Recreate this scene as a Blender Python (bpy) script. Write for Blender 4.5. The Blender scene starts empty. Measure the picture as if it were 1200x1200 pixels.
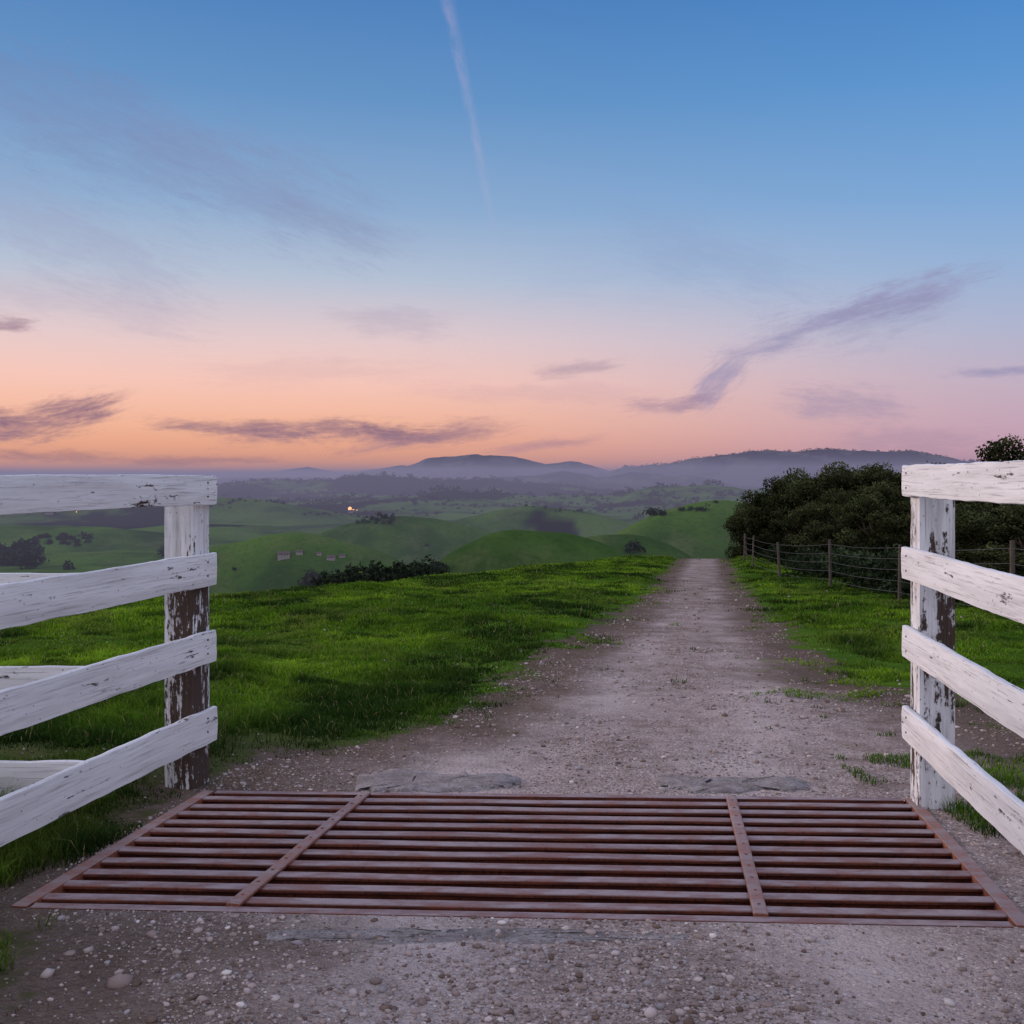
import bpy, bmesh, math, numpy as np
from mathutils import Vector
np.seterr(all='ignore')
rng=np.random.default_rng(7)
sc=bpy.context.scene
CAMH=1.3; HZ=557.0; SL=0.055
def lin(c):
    c=np.array(c)/255.0
    r=np.where(c<=0.04045,c/12.92,((c+0.055)/1.055)**2.4)
    return (float(r[0]),float(r[1]),float(r[2]),1.0)
# ---------------------------------------------------------------- noise
def _h(ix,iy,seed):
    n=(ix.astype(np.int64)*374761393+iy.astype(np.int64)*668265263+seed*1442695041)&0xffffffff
    n=((n^(n>>13))*1274126177)&0xffffffff
    n=((n^(n>>16))*1103515245)&0xffffffff
    n=n^(n>>15)
    return (n&0xffffff)/float(0xffffff)
def vn(x,y,seed=0):
    x=np.asarray(x,float);y=np.asarray(y,float)
    x,y=x*0.8+y*0.6,-x*0.6+y*0.8
    ix=np.floor(x);iy=np.floor(y);fx=x-ix;fy=y-iy
    fx=fx*fx*fx*(fx*(fx*6-15)+10);fy=fy*fy*fy*(fy*(fy*6-15)+10)
    a=_h(ix,iy,seed);b=_h(ix+1,iy,seed);c=_h(ix,iy+1,seed);d=_h(ix+1,iy+1,seed)
    return (a+(b-a)*fx)*(1-fy)+(c+(d-c)*fx)*fy
def fbm(x,y,o=4,seed=0):
    s=0;a=.5;t=0
    for i in range(o):
        s=s+a*vn(x*2**i,y*2**i,seed+i*17);t+=a;a*=.5
    return s/t*2-1
def sst(a,b,x):
    t=np.clip((x-a)/(b-a),0,1);return t*t*(3-2*t)
# ---------------------------------------------------------------- guard corners
NL=np.array([-1.703,3.553]);NR=np.array([1.688,3.377]);FL=np.array([-1.517,5.098]);FR=np.array([1.931,4.952])
def quad_dist(X,Y):
    P=[NL,NR,FR,FL];d=np.full(np.shape(X),-1e9)
    for i in range(4):
        a=P[i];b=P[(i+1)%4];e=b-a;n=np.array([e[1],-e[0]])/np.hypot(*e)
        d=np.maximum(d,(X-a[0])*n[0]+(Y-a[1])*n[1])
    return d
# ---------------------------------------------------------------- terrain
LY=[-60,0,3.2,3.55,5.1,5.74,6.58,7.92,10.6,15.3,21.7,37.1,53.8,90]
LX=[-1.35,-1.35,-1.45,-1.8,-1.6,-1.5,-.6,-.28,.35,1.53,2.9,5.7,8.9,16]
RY=[-60,6.6,7.8,8.8,12.3,19,30,48.7,90]
RX=[5,5,3.5,2.95,3.38,4.5,6.55,10.3,18.5]
def road_sd(X,Y):
    return np.maximum(np.interp(Y,LY,LX)-X, X-np.interp(Y,RY,RX))
def ridge(V,px,Y,pp,py,Y0,w,na,seed,X):
    z0=CAMH-(np.interp(px,pp,py)-HZ)*Y0/1200+na*fbm(X/(Y0*.04),Y/(Y0*.08),5,seed)
    g=np.exp(-((Y-Y0)/w)**2)
    return np.maximum(V,-55+(z0+55)*g)
def H(X,Y):
    X=np.asarray(X,float);Y=np.asarray(Y,float);r=np.hypot(X,Y)
    sd=road_sd(X,Y)
    z=-SL*np.maximum(Y,-15)
    s=np.maximum(-(X+4.3)*.938+(Y-20.2)*.346+1.2*fbm(X/9,Y/9,2,5),0)
    z=z-.33*(np.sqrt(s*s+9)-3)
    t=np.maximum(Y-49,0);z=z-.22*(np.sqrt(t*t+25)-5)
    t=np.maximum(X-30,0);z=z-.1*t
    qd=quad_dist(X,Y)
    k=sst(.05,.7,qd)
    g=sst(-.1,.6,sd)
    z=z+k*(g*(.05+.075*fbm(X*.9,Y*.9,3,3)+.15*fbm(X*.22,Y*.22,2,8))+(1-g)*(.018*fbm(X*1.7,Y*.8,3,9)))
    if r.size and r.max()<66: return z
    px=600+1200*X/np.maximum(Y,1);px=np.clip(px,-900,2100)
    V=-55+14*fbm(X/200,Y/230,3,21)+14*fbm(X/600,Y/600,2,31)*sst(300,900,r)
    def b(p,q,Y0,sx,sy,rot=0):
        X0=(p-600)/1200*Y0;z0=CAMH-(q-HZ)*Y0/1200
        dx=X-X0;dy=Y-Y0;c,s_=math.cos(rot),math.sin(rot)
        a=dx*c+dy*s_;e=-dx*s_+dy*c
        return (z0+55)*np.exp(-(np.abs(a)/sx)**2.3-(e/sy)**2)
    V=np.maximum(V,-55+b(628,620,260,50,34,.35)+4*fbm(X/38,Y/38,4,4))
    V=np.maximum(V,-55+b(455,664,185,34,30,.1)+2*fbm(X/40,Y/40,3,6))
    V=np.maximum(V,-55+b(835,590,430,70,46,.1)+5*fbm(X/60,Y/60,3,7))
    V=np.maximum(V,-55+b(725,622,340,48,34,.2)+4*fbm(X/60,Y/60,3,7))
    V=np.maximum(V,-55+b(330,626,430,70,34,-.3)+6*fbm(X/70,Y/70,3,11))
    V=np.maximum(V,-55+b(480,608,640,85,42,.2)+6*fbm(X/80,Y/80,3,12))
    V=np.maximum(V,-55+b(640,598,900,100,52,-.15)+7*fbm(X/90,Y/90,3,15))
    V=np.maximum(V,-55+b(270,582,1250,120,62,-.1)+7*fbm(X/100,Y/100,3,13))
    V=np.maximum(V,-55+b(120,590,1300,200,62,.1)+7*fbm(X/100,Y/100,3,16))
    V=np.maximum(V,-55+b(60,616,800,130,50,0)+6*fbm(X/100,Y/100,3,14))
    V=ridge(V,px,Y,[-900,150,400,470,560,620,700,760,830,900,2100],[590,590,588,580,574,580,585,572,568,578,590],1900,200,16,41,X)
    V=ridge(V,px,Y,[-900,150,260,330,420,500,600,700,800,2100],[573,573,570,564,559,561,567,575,577,578],3000,330,16,42,X)
    V=ridge(V,px,Y,[-900,400,520,600,660,700,740,800,860,2100],[575,575,564,556,552,561,555,558,566,570],4200,380,24,49,X)
    V=ridge(V,px,Y,[-900,600,690,730,780,850,900,950,1000,1070,1130,1300,2100],[585,583,562,550,543,534,527,526,528,532,540,547,554],5500,800,28,43,X)
    V=ridge(V,px,Y,[-900,380,430,470,500,525,560,600,640,670,700,740,800,2100],[562,561,554,547,540,539,533,537,544,541,548,553,561,566],7500,900,36,44,X)
    V=ridge(V,px,Y,[-900,250,330,360,400,470,540,620,2100],[560,560,553,548,555,545,556,560,560],13000,1500,32,45,X)
    V=np.where(r>22000,-55,V)
    kk=4*sst(60,140,r)
    return .5*(z+V+np.sqrt((z-V)**2+kk*kk))
def hit(px,py):
    ys=np.geomspace(60,15000,2500);z=CAMH-(py-HZ)/1200*ys;x=(px-600)/1200*ys
    h=H(x,ys);i=np.argmax(h>=z)
    if not (h>=z).any(): return None
    return x[i],ys[i],h[i]
# ---------------------------------------------------------------- node helper
class NT:
    def __init__(s,nt): s.nt=nt;s.n=nt.nodes;s.l=nt.links
    def put(s,sock,v):
        if v is None:return
        if isinstance(v,bpy.types.NodeSocket): s.l.new(v,sock)
        else:
            try: sock.default_value=v
            except Exception: sock.default_value=tuple(v)[:3]
    def node(s,t,**kw):
        n=s.n.new(t)
        for k,v in kw.items(): setattr(n,k,v)
        return n
    def m(s,op,a,b=None,c=None,clamp=False):
        n=s.node('ShaderNodeMath',operation=op,use_clamp=clamp)
        s.put(n.inputs[0],a);s.put(n.inputs[1],b);s.put(n.inputs[2],c);return n.outputs[0]
    def mr(s,v,a,b,c=0.,d=1.,smooth=True):
        n=s.node('ShaderNodeMapRange',interpolation_type='SMOOTHSTEP' if smooth else 'LINEAR')
        s.put(n.inputs[0],v)
        for i,x in enumerate((a,b,c,d)): s.put(n.inputs[i+1],x)
        return n.outputs[0]
    def mix(s,f,a,b,bt='MIX'):
        n=s.node('ShaderNodeMix',data_type='RGBA',blend_type=bt)
        s.put(n.inputs[0],f);s.put(n.inputs[6],a);s.put(n.inputs[7],b);return n.outputs[2]
    def mixsh(s,f,a,b):
        n=s.node('ShaderNodeMixShader');s.put(n.inputs[0],f);s.l.new(a,n.inputs[1]);s.l.new(b,n.inputs[2]);return n.outputs[0]
    def noise(s,vec,scale,detail=4,rough=.55,dist=0):
        n=s.node('ShaderNodeTexNoise');s.put(n.inputs['Vector'],vec)
        n.inputs['Scale'].default_value=scale;n.inputs['Detail'].default_value=detail
        n.inputs['Roughness'].default_value=rough;n.inputs['Distortion'].default_value=dist
        return n.outputs['Fac']
    def voro(s,vec,scale,feature='F1'):
        n=s.node('ShaderNodeTexVoronoi',feature=feature);s.put(n.inputs['Vector'],vec)
        n.inputs['Scale'].default_value=scale;return n
    def vmul(s,vec,xyz):
        n=s.node('ShaderNodeVectorMath',operation='MULTIPLY');s.put(n.inputs[0],vec);n.inputs[1].default_value=xyz
        return n.outputs[0]
    def ramp(s,f,stops):
        n=s.node('ShaderNodeValToRGB');e=n.color_ramp.elements
        while len(e)<len(stops): e.new(.5)
        for i,(p,c) in enumerate(stops): e[i].position=p;e[i].color=c
        s.put(n.inputs[0],f);return n.outputs[0]
    def attr(s,name): 
        return s.node('ShaderNodeAttribute',attribute_name=name)
    def bump(s,h,strength,dist):
        n=s.node('ShaderNodeBump');s.put(n.inputs['Height'],h);n.inputs['Strength'].default_value=strength
        n.inputs['Distance'].default_value=dist;return n.outputs[0]
def newmat(name):
    m=bpy.data.materials.new(name);m.use_nodes=True;m.node_tree.nodes.clear()
    return m,NT(m.node_tree)
def principled(t,col,rough=.8,normal=None,spec=.3,metal=0.):
    b=t.node('ShaderNodeBsdfPrincipled');t.put(b.inputs['Base Color'],col);t.put(b.inputs['Roughness'],rough)
    b.inputs['Specular IOR Level'].default_value=spec;t.put(b.inputs['Metallic'],metal)
    if normal is not None:t.put(b.inputs['Normal'],normal)
    return b.outputs[0]
def diffuse(t,col,normal=None):
    b=t.node('ShaderNodeBsdfDiffuse');t.put(b.inputs[0],col)
    if normal is not None:t.put(b.inputs['Normal'],normal)
    return b.outputs[0]
def out(t,sh):
    o=t.node('ShaderNodeOutputMaterial');t.l.new(sh,o.inputs['Surface'])
# ---------------------------------------------------------------- mesh helper
def fast(name,V,F,mats,smooth=False):
    V=np.asarray(V,np.float32);F=np.asarray(F,np.int32);n=F.shape[1]
    me=bpy.data.meshes.new(name);me.vertices.add(len(V));me.vertices.foreach_set('co',V.ravel())
    me.loops.add(F.size);me.loops.foreach_set('vertex_index',F.ravel())
    me.polygons.add(len(F));me.polygons.foreach_set('loop_start',np.arange(0,F.size,n,dtype=np.int32))
    me.update(calc_edges=True)
    for m in mats:me.materials.append(m)
    if smooth: me.polygons.foreach_set('use_smooth',np.ones(len(F),bool))
    return me
def vcol(me,name,C):
    a=me.attributes.new(name,'FLOAT_COLOR','POINT')
    C=np.c_[C,np.ones(len(C))] if C.shape[1]==3 else C
    a.data.foreach_set('color',C.astype(np.float32).ravel())
def vfloat(me,name,v):
    a=me.attributes.new(name,'FLOAT','POINT');a.data.foreach_set('value',np.asarray(v,np.float32))
def vvec(me,name,v):
    a=me.attributes.new(name,'FLOAT_VECTOR','POINT');a.data.foreach_set('vector',np.asarray(v,np.float32).ravel())
def obj(name,me,parent=None):
    o=bpy.data.objects.new(name,me);sc.collection.objects.link(o)
    if parent:o.parent=parent
    return o
# ================================================================ MATERIALS
mt,t=newmat('near_ground_mat')
P=t.node('ShaderNodeNewGeometry').outputs['Position']
sd=t.attr('sd').outputs['Fac'];rightd=t.attr('rightdirt').outputs['Fac'];trk=t.attr('track').outputs['Fac'];soil=t.attr('soil').outputs['Fac']
n1=t.noise(P,1.6,4,.65);n2=t.noise(P,14,3,.6);n5=t.noise(P,5,4,.7)
edge=t.m('ADD',sd,t.m('ADD',t.m('MULTIPLY',t.m('SUBTRACT',n1,.5),1.6),t.m('MULTIPLY',t.m('SUBTRACT',n2,.5),.6)))
gm=t.mr(edge,-.05,.15)
v1=t.voro(P,52);v2=t.voro(P,125)
vc=t.node('ShaderNodeSeparateColor');t.l.new(v1.outputs['Color'],vc.inputs[0])
vc2=t.node('ShaderNodeSeparateColor');t.l.new(v2.outputs['Color'],vc2.inputs[0])
n0=t.noise(P,.35,2)
grav=t.mix(vc.outputs[0],(.23,.175,.155,1),(.46,.37,.345,1))
grav=t.mix(t.m('MULTIPLY',vc2.outputs[1],.6),grav,(.36,.29,.27,1))
grav=t.mix(t.mr(vc2.outputs[0],.90,.97),grav,(.66,.60,.58,1))
grav=t.mix(t.mr(n5,.42,.66,0,.65),grav,(.18,.125,.10,1))
grav=t.mix(t.mr(n0,.4,.7,0,.35),grav,(.47,.39,.37,1))
grav=t.mix(t.m('MULTIPLY',trk,t.mr(n1,.3,.7,.75,.35)),grav,(.56,.48,.465,1))
n30=t.noise(P,28,4,.7)
dirt=t.mix(n30,(.050,.034,.026,1),(.19,.14,.11,1))
road=t.mix(t.m('MULTIPLY',t.mr(edge,-1.5,-.1),.9),grav,dirt)
road=t.mix(rightd,road,dirt)
hb=t.m('ADD',t.m('MULTIPLY',v1.outputs['Distance'],-1.),t.m('MULTIPLY',v2.outputs['Distance'],-.5))
hb=t.m('ADD',hb,t.m('MULTIPLY',n30,.8))
sroad=diffuse(t,road,t.bump(hb,1.,.014))
gcol=t.mix(n5,(.018,.040,.007,1),(.07,.145,.016,1))
gcol=t.mix(t.mr(n1,.4,.7,0,.5),gcol,(.10,.185,.018,1))
gcol=t.mix(soil,gcol,t.mix(n2,(.035,.035,.018,1),(.09,.075,.045,1)))
sg=diffuse(t,gcol)
out(t,t.mixsh(gm,sroad,sg))
mfar,t=newmat('hills_mat')
P=t.node('ShaderNodeNewGeometry').outputs['Position']
forest=t.attr('forest').outputs['Fac'];mtn_haze=t.attr('mtn_haze').outputs['Fac']
nb=t.noise(P,.012,4,.6)
gfar=t.mix(t.mr(nb,.35,.65),(.022,.056,.012,1),(.070,.140,.022,1))
gfar=t.mix(t.mr(t.noise(P,.055,5,.7),.47,.70,0,.6),gfar,(.10,.12,.045,1))
gfar=t.mix(t.mr(t.noise(P,.5,3,.7),.45,.7,0,.4),gfar,(.018,.040,.012,1))
gfar=t.mix(forest,gfar,(.008,.014,.010,1))
gfar=t.mix(t.m('MULTIPLY',mtn_haze,.8),gfar,t.mix(forest,(.07,.065,.10,1),(.025,.025,.05,1)))  # aerial haze painted into the far mountains' colour as purple-gray
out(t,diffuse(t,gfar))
m_grass,t=newmat('grass_mat');c=t.attr('col').outputs['Color']
d=t.node('ShaderNodeBsdfDiffuse');t.l.new(c,d.inputs[0]);tr=t.node('ShaderNodeBsdfTranslucent');t.l.new(c,tr.inputs[0])
out(t,t.mixsh(.3,d.outputs[0],tr.outputs[0]))
m_leaf,t=newmat('leaf_mat');out(t,diffuse(t,t.attr('col').outputs['Color']))
mp,t=newmat('pebble_mat');out(t,diffuse(t,t.attr('col').outputs['Color']))
mbark,t=newmat('bark_mat');g=t.node('ShaderNodeTexCoord')
nn=t.noise(t.vmul(g.outputs['Object'],(12,12,3)),1,4,.7)
out(t,diffuse(t,t.mix(nn,(.02,.015,.012,1),(.09,.07,.055,1))))
def paintmat(name,lo,hi,grim=.3,big=0.):
    m,t=newmat(name);lc=t.attr('lc').outputs['Vector']
    g1=t.noise(t.vmul(lc,(4,34,34)),1,6,.7,.2)
    g2=t.noise(t.vmul(lc,(2.2,7,7)),1,4,.6)
    g3=t.noise(t.vmul(lc,(26,46,46)),1,5,.7)
    grain=t.noise(t.vmul(lc,(3,110,110)),1,4,.7,.3)
    f=t.m('ADD',t.m('MULTIPLY',g1,.4),t.m('ADD',t.m('MULTIPLY',g2,.35),t.m('MULTIPLY',g3,.25)))
    if big:
        pk=t.attr('peel').outputs['Fac'];f=t.m('ADD',f,t.m('MULTIPLY',pk,big))
    peel=t.mr(f,lo,hi)
    white=t.mix(t.mr(t.noise(t.vmul(lc,(1.2,14,14)),1,5,.7),.35,.75,0,grim),(.76,.765,.79,1),(.36,.34,.35,1))
    white=t.mix(t.mr(grain,.52,.68,0,.7),white,(.27,.255,.26,1))
    spl=t.voro(t.vmul(lc,(24,24,24)),1);white=t.mix(t.m('MULTIPLY',t.mr(spl.outputs['Distance'],.13,.05),.75),white,(.12,.09,.07,1))
    wood=t.mix(grain,(.014,.009,.008,1),(.12,.08,.065,1))
    col=t.mix(peel,white,wood)
    h=t.m('SUBTRACT',t.m('MULTIPLY',grain,.45),t.m('MULTIPLY',peel,.8))
    out(t,principled(t,col,t.mr(peel,0,1,.55,.95),t.bump(h,.8,.004),.3));return m
m_rail=paintmat('peeling_paint_rail',.57,.605,.5)
m_post=paintmat('peeling_paint_post',.545,.575,.8,.28)
m_nail,t=newmat('nail_mat');out(t,principled(t,(.05,.03,.025,1),.6,None,.4,.6))
def rust(name,a,b,c,d0=(.21,.155,.155,1),d1=(.44,.35,.36,1)):
    m,t=newmat(name);g=t.node('ShaderNodeNewGeometry');P=g.outputs['Position']
    n=t.noise(t.vmul(P,(5,14,14)),1,6,.7);n2=t.noise(P,60,4,.7)
    col=t.mix(t.mr(n,.35,.65),a,b);col=t.mix(t.mr(n2,.5,.68,0,.8),col,c)
    sep=t.node('ShaderNodeSeparateXYZ');t.l.new(g.outputs['Normal'],sep.inputs[0])
    up=t.mr(sep.outputs[2],.3,.8)
    dust=t.mix(n2,d0,d1)
    col=t.mix(t.m('MULTIPLY',up,t.mr(n,.38,.62,.97,.35)),col,dust)
    out(t,principled(t,col,t.mr(n2,.3,.7,.45,.8),t.bump(n2,.5,.003),.4,.1));return m
m_rust=rust('rusty_steel',(.075,.018,.011,1),(.18,.048,.025,1),(.035,.014,.011,1))
m_frame=rust('rusty_frame',(.15,.048,.028,1),(.29,.10,.058,1),(.07,.028,.02,1),(.20,.14,.13,1),(.40,.30,.29,1))
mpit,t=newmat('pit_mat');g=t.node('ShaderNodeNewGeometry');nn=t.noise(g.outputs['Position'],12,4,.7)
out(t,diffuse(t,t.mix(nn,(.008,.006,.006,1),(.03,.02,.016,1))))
mcon,t=newmat('concrete_mat');g=t.node('ShaderNodeNewGeometry');nn=t.noise(g.outputs['Position'],9,5,.75);n3=t.noise(g.outputs['Position'],70,4,.75)
cc=t.mix(t.mr(nn,.35,.65),(.26,.23,.225,1),(.44,.40,.40,1));cc=t.mix(t.mr(n3,.5,.64,0,.8),cc,(.15,.115,.10,1))
out(t,diffuse(t,cc,t.bump(t.m('ADD',nn,n3),1.,.02)))
def flat(name,c,r=.8,em=None):
    m,t=newmat(name);g=t.node('ShaderNodeNewGeometry');n=t.noise(g.outputs['Position'],2.5,2)
    sh=principled(t,t.mix(n,tuple(x*.75 for x in c[:3])+(1,),c),r)
    if em:
        sh=t.node('ShaderNodeEmission');sh.inputs[0].default_value=em[0];sh.inputs[1].default_value=em[1];sh=sh.outputs[0]
    out(t,sh);return m
# ================================================================ GROUND SHEET
az=np.r_[np.arange(-48,48.01,.18),np.arange(51,311,4)];az=np.radians(az)
rad=np.geomspace(.4,30000,640)
A,R=np.meshgrid(az,rad,indexing='ij');X=R*np.sin(A);Y=R*np.cos(A);Z=H(X,Y)
V=np.c_[X.ravel(),Y.ravel(),Z.ravel()];na,nr=len(az),len(rad)
i,j=np.meshgrid(np.arange(na),np.arange(nr-1),indexing='ij');i2=(i+1)%na
F=np.c_[(i*nr+j).ravel(),(i*nr+j+1).ravel(),(i2*nr+j+1).ravel(),(i2*nr+j).ravel()]
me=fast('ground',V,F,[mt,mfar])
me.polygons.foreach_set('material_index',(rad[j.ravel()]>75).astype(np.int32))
bm=bmesh.new();bm.from_mesh(me)
bm.verts.ensure_lookup_table()
cap=[bm.verts[k*nr] for k in range(na)]
try: bm.faces.new(cap)
except Exception: pass
def near_faces():
    o=[]
    for f in bm.faces:
        q=f.verts[0].co
        if abs(q.x)<2.6 and 2.8<q.y<5.8: o.append(f)
    return o
Pq=[NL,NR,FR,FL]
for k in range(4):
    a=Pq[k];b=Pq[(k+1)%4];e=b-a;n=(e[1],-e[0],0)
    fs=near_faces()
    es={x for f in fs for x in f.edges};vs={x for f in fs for x in f.verts}
    bmesh.ops.bisect_plane(bm,geom=fs+list(es)+list(vs),dist=1e-5,plane_co=(a[0],a[1],0),plane_no=n)
nf=near_faces();cc_=np.array([f.calc_center_median()[:2] for f in nf]);kd=quad_dist(cc_[:,0],cc_[:,1])<0
bmesh.ops.delete(bm,geom=[f for f,k in zip(nf,kd) if k],context='FACES')
bm.to_mesh(me);bm.free();me.polygons.foreach_set('use_smooth',np.ones(len(me.polygons),bool))
co=np.zeros(len(me.vertices)*3,np.float32);me.vertices.foreach_get('co',co);co=co.reshape(-1,3).astype(float)
X,Y=co[:,0],co[:,1];r=np.hypot(X,Y)
vfloat(me,'sd',np.where(r>150,5,road_sd(X,Y)))
vfloat(me,'soil',np.clip(1-sst(4.5,9,r),.0,.9))
lx=np.interp(Y,LY,LX);rx=np.minimum(np.interp(Y,RY,RX),np.interp(Y,[0,4,6,9,12],[2.1,2.2,2.5,3.0,3.4])+100*(Y>11))
cx_=(lx+rx)/2;hw_=np.maximum((rx-lx)/2,.4);q_=(X-cx_)/hw_
vfloat(me,'track',np.exp(-((q_-.38)/.2)**2)+np.exp(-((q_+.38)/.2)**2))
vfloat(me,'rightdirt',sst(-.3,.8,X-np.interp(Y,[0,3,5,7,9,12],[1.9,2,2.15,2.4,2.5,4]))*.9*(Y<14))
fo=fbm(X/170,Y/170,4,51)
thr=np.interp(r,[0,600,1000,2200,2600,3600,5000,30000],[2,.42,.28,.15,-.2,-.1,.0,.0])
vfloat(me,'forest',sst(0,.06,fo-thr));vfloat(me,'mtn_haze',sst(2800,5000,r))
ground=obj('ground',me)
# ================================================================ CATTLE GUARD
def gp(u,v):
    p=(NL*(1-u)+NR*u)*(1-v)+(FL*(1-u)+FR*u)*v
    return np.array([p[0],p[1],-SL*p[1]])
cg=bpy.data.objects.new('cattle_guard',None);sc.collection.objects.link(cg)
def extr(name,p0,p1,prof,mat,parent,seg=1,jit=0):
    p0=Vector(p0);p1=Vector(p1);d=(p1-p0);d.normalize();side=Vector((d.y,-d.x,0)).normalized();up=side.cross(d).normalized()
    if up.z<0:up=-up
    bm=bmesh.new();rings=[]
    for s in range(seg+1):
        p=p0.lerp(p1,s/seg);jz=float(rng.normal(0,jit)) if jit else 0
        rings.append([bm.verts.new(p+side*a+up*(b+jz)) for a,b in prof])
    n=len(prof)
    for s in range(seg):
        for k in range(n): bm.faces.new((rings[s][k],rings[s][(k+1)%n],rings[s+1][(k+1)%n],rings[s+1][k]))
    bm.faces.new(rings[0]);bm.faces.new(rings[-1][::-1])
    bmesh.ops.recalc_face_normals(bm,faces=bm.faces)
    me=bpy.data.meshes.new(name);bm.to_mesh(me);bm.free();me.materials.append(mat)
    o=obj(name,me,parent);b=o.modifiers.new('bevel','BEVEL');b.width=.002;b.segments=1;b.limit_method='ANGLE'
    return o
fw=.026
T=[(-fw,-.012),(-fw,0),(-fw+.006,.004),(fw-.006,.004),(fw,0),(fw,-.012),(.008,-.02),(.008,-.085),(.035,-.092),(.035,-.1),(-.035,-.1),(-.035,-.092),(-.008,-.085),(-.008,-.02)]
NRAIL=11
for k in range(NRAIL):
    v=(k+.75)/(NRAIL+.5)
    extr('rail_%d'%(k+1),gp(.006,v),gp(.994,v),T,m_rust,cg,10,.0014)
fp=[(-.028,-.13),(-.028,.008),(.028,.008),(.028,-.13)]
extr('side_beam_1',gp(0,-.01),gp(0,1.01),fp,m_frame,cg,6)
extr('side_beam_2',gp(1,-.01),gp(1,1.01),fp,m_frame,cg,6)
fb=[(-.02,-.13),(-.02,.006),(.02,.006),(.02,-.13)]
extr('end_beam_1',gp(.012,.0),gp(.988,.0),fb,m_rust,cg,6);extr('end_beam_2',gp(.012,1),gp(.988,1),fb,m_rust,cg,6)
dv=[(-.025,-.001),(-.025,.010),(-.018,.013),(.018,.013),(.025,.010),(.025,-.001)]
dv=[(a,b+.006) for a,b in dv]
extr('cross_bar_1',gp(.217,.012),gp(.232,.99),dv,m_frame,cg,8,.001)
extr('cross_bar_2',gp(.748,.012),gp(.749,.99),dv,m_frame,cg,8,.001)
bm=bmesh.new()
for (u0,u1) in ((.217,.232),(.748,.749)):
    for k in range(NRAIL):
        v=(k+.75)/(NRAIL+.5);p=gp(u0*(1-v)+u1*v,v)
        mm=bmesh.ops.create_cone(bm,cap_ends=True,segments=8,radius1=.007,radius2=.005,depth=.005)['verts']
        bmesh.ops.translate(bm,verts=mm,vec=(p[0],p[1],p[2]+.021))
me=bpy.data.meshes.new('bolts');bm.to_mesh(me);bm.free();me.materials.append(m_frame);obj('bolts',me,cg)
q=[gp(0,0),gp(1,0),gp(1,1),gp(0,1)]
cen=sum(q)/4;q=[cen+(p-cen)*1.004 for p in q]
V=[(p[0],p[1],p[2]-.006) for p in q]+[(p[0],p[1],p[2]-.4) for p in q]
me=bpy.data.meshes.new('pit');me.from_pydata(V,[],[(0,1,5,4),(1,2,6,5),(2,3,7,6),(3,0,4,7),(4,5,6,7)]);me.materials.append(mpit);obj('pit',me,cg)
# ================================================================ CONCRETE SILLS
def slab(name,cx,cy,hx,hy,top,seed):
    n=160;th=np.linspace(0,2*np.pi,n,endpoint=False)
    c,s=np.cos(th),np.sin(th);ex=np.sign(c)*np.abs(c)**.45*hx;ey=np.sign(s)*np.abs(s)**.6*hy
    w=fbm(ex*5+seed,ey*5+seed,4,seed);w2=fbm(ex*22+seed,ey*22,3,seed+3)
    ex=ex*(1+w*.1);ey=ey*(1+.8*w+.45*w2)
    bm=bmesh.new();rr=[]
    for (k,dz) in ((1.06,-.03),(1.0,top*.3),(.93,top*.8),(.7,top*1.1),(.35,top*1.05)):
        ring=[]
        for a,b in zip(ex,ey):
            x=cx+a*(k if k<.9 else 1-(1-k)*.3);y=cy+b*k
            ring.append(bm.verts.new((x,y,float(H(x,y))+dz+.009*float(fbm(x*9,y*9,3,seed)))))
        rr.append(ring)
    for u in range(len(rr)-1):
        for k in range(n): bm.faces.new((rr[u][k],rr[u][(k+1)%n],rr[u+1][(k+1)%n],rr[u+1][k]))
    bm.faces.new(rr[-1]);bmesh.ops.recalc_face_normals(bm,faces=bm.faces)
    me=bpy.data.meshes.new(name);bm.to_mesh(me);bm.free();me.materials.append(mcon);me.shade_smooth();return obj(name,me)
slab('concrete_sill',-.12,3.29,.70,.05,.003,3)
slab('concrete_sill',-.38,5.32,.42,.19,.014,8)
slab('concrete_sill',1.12,5.26,.38,.15,.012,12)
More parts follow.
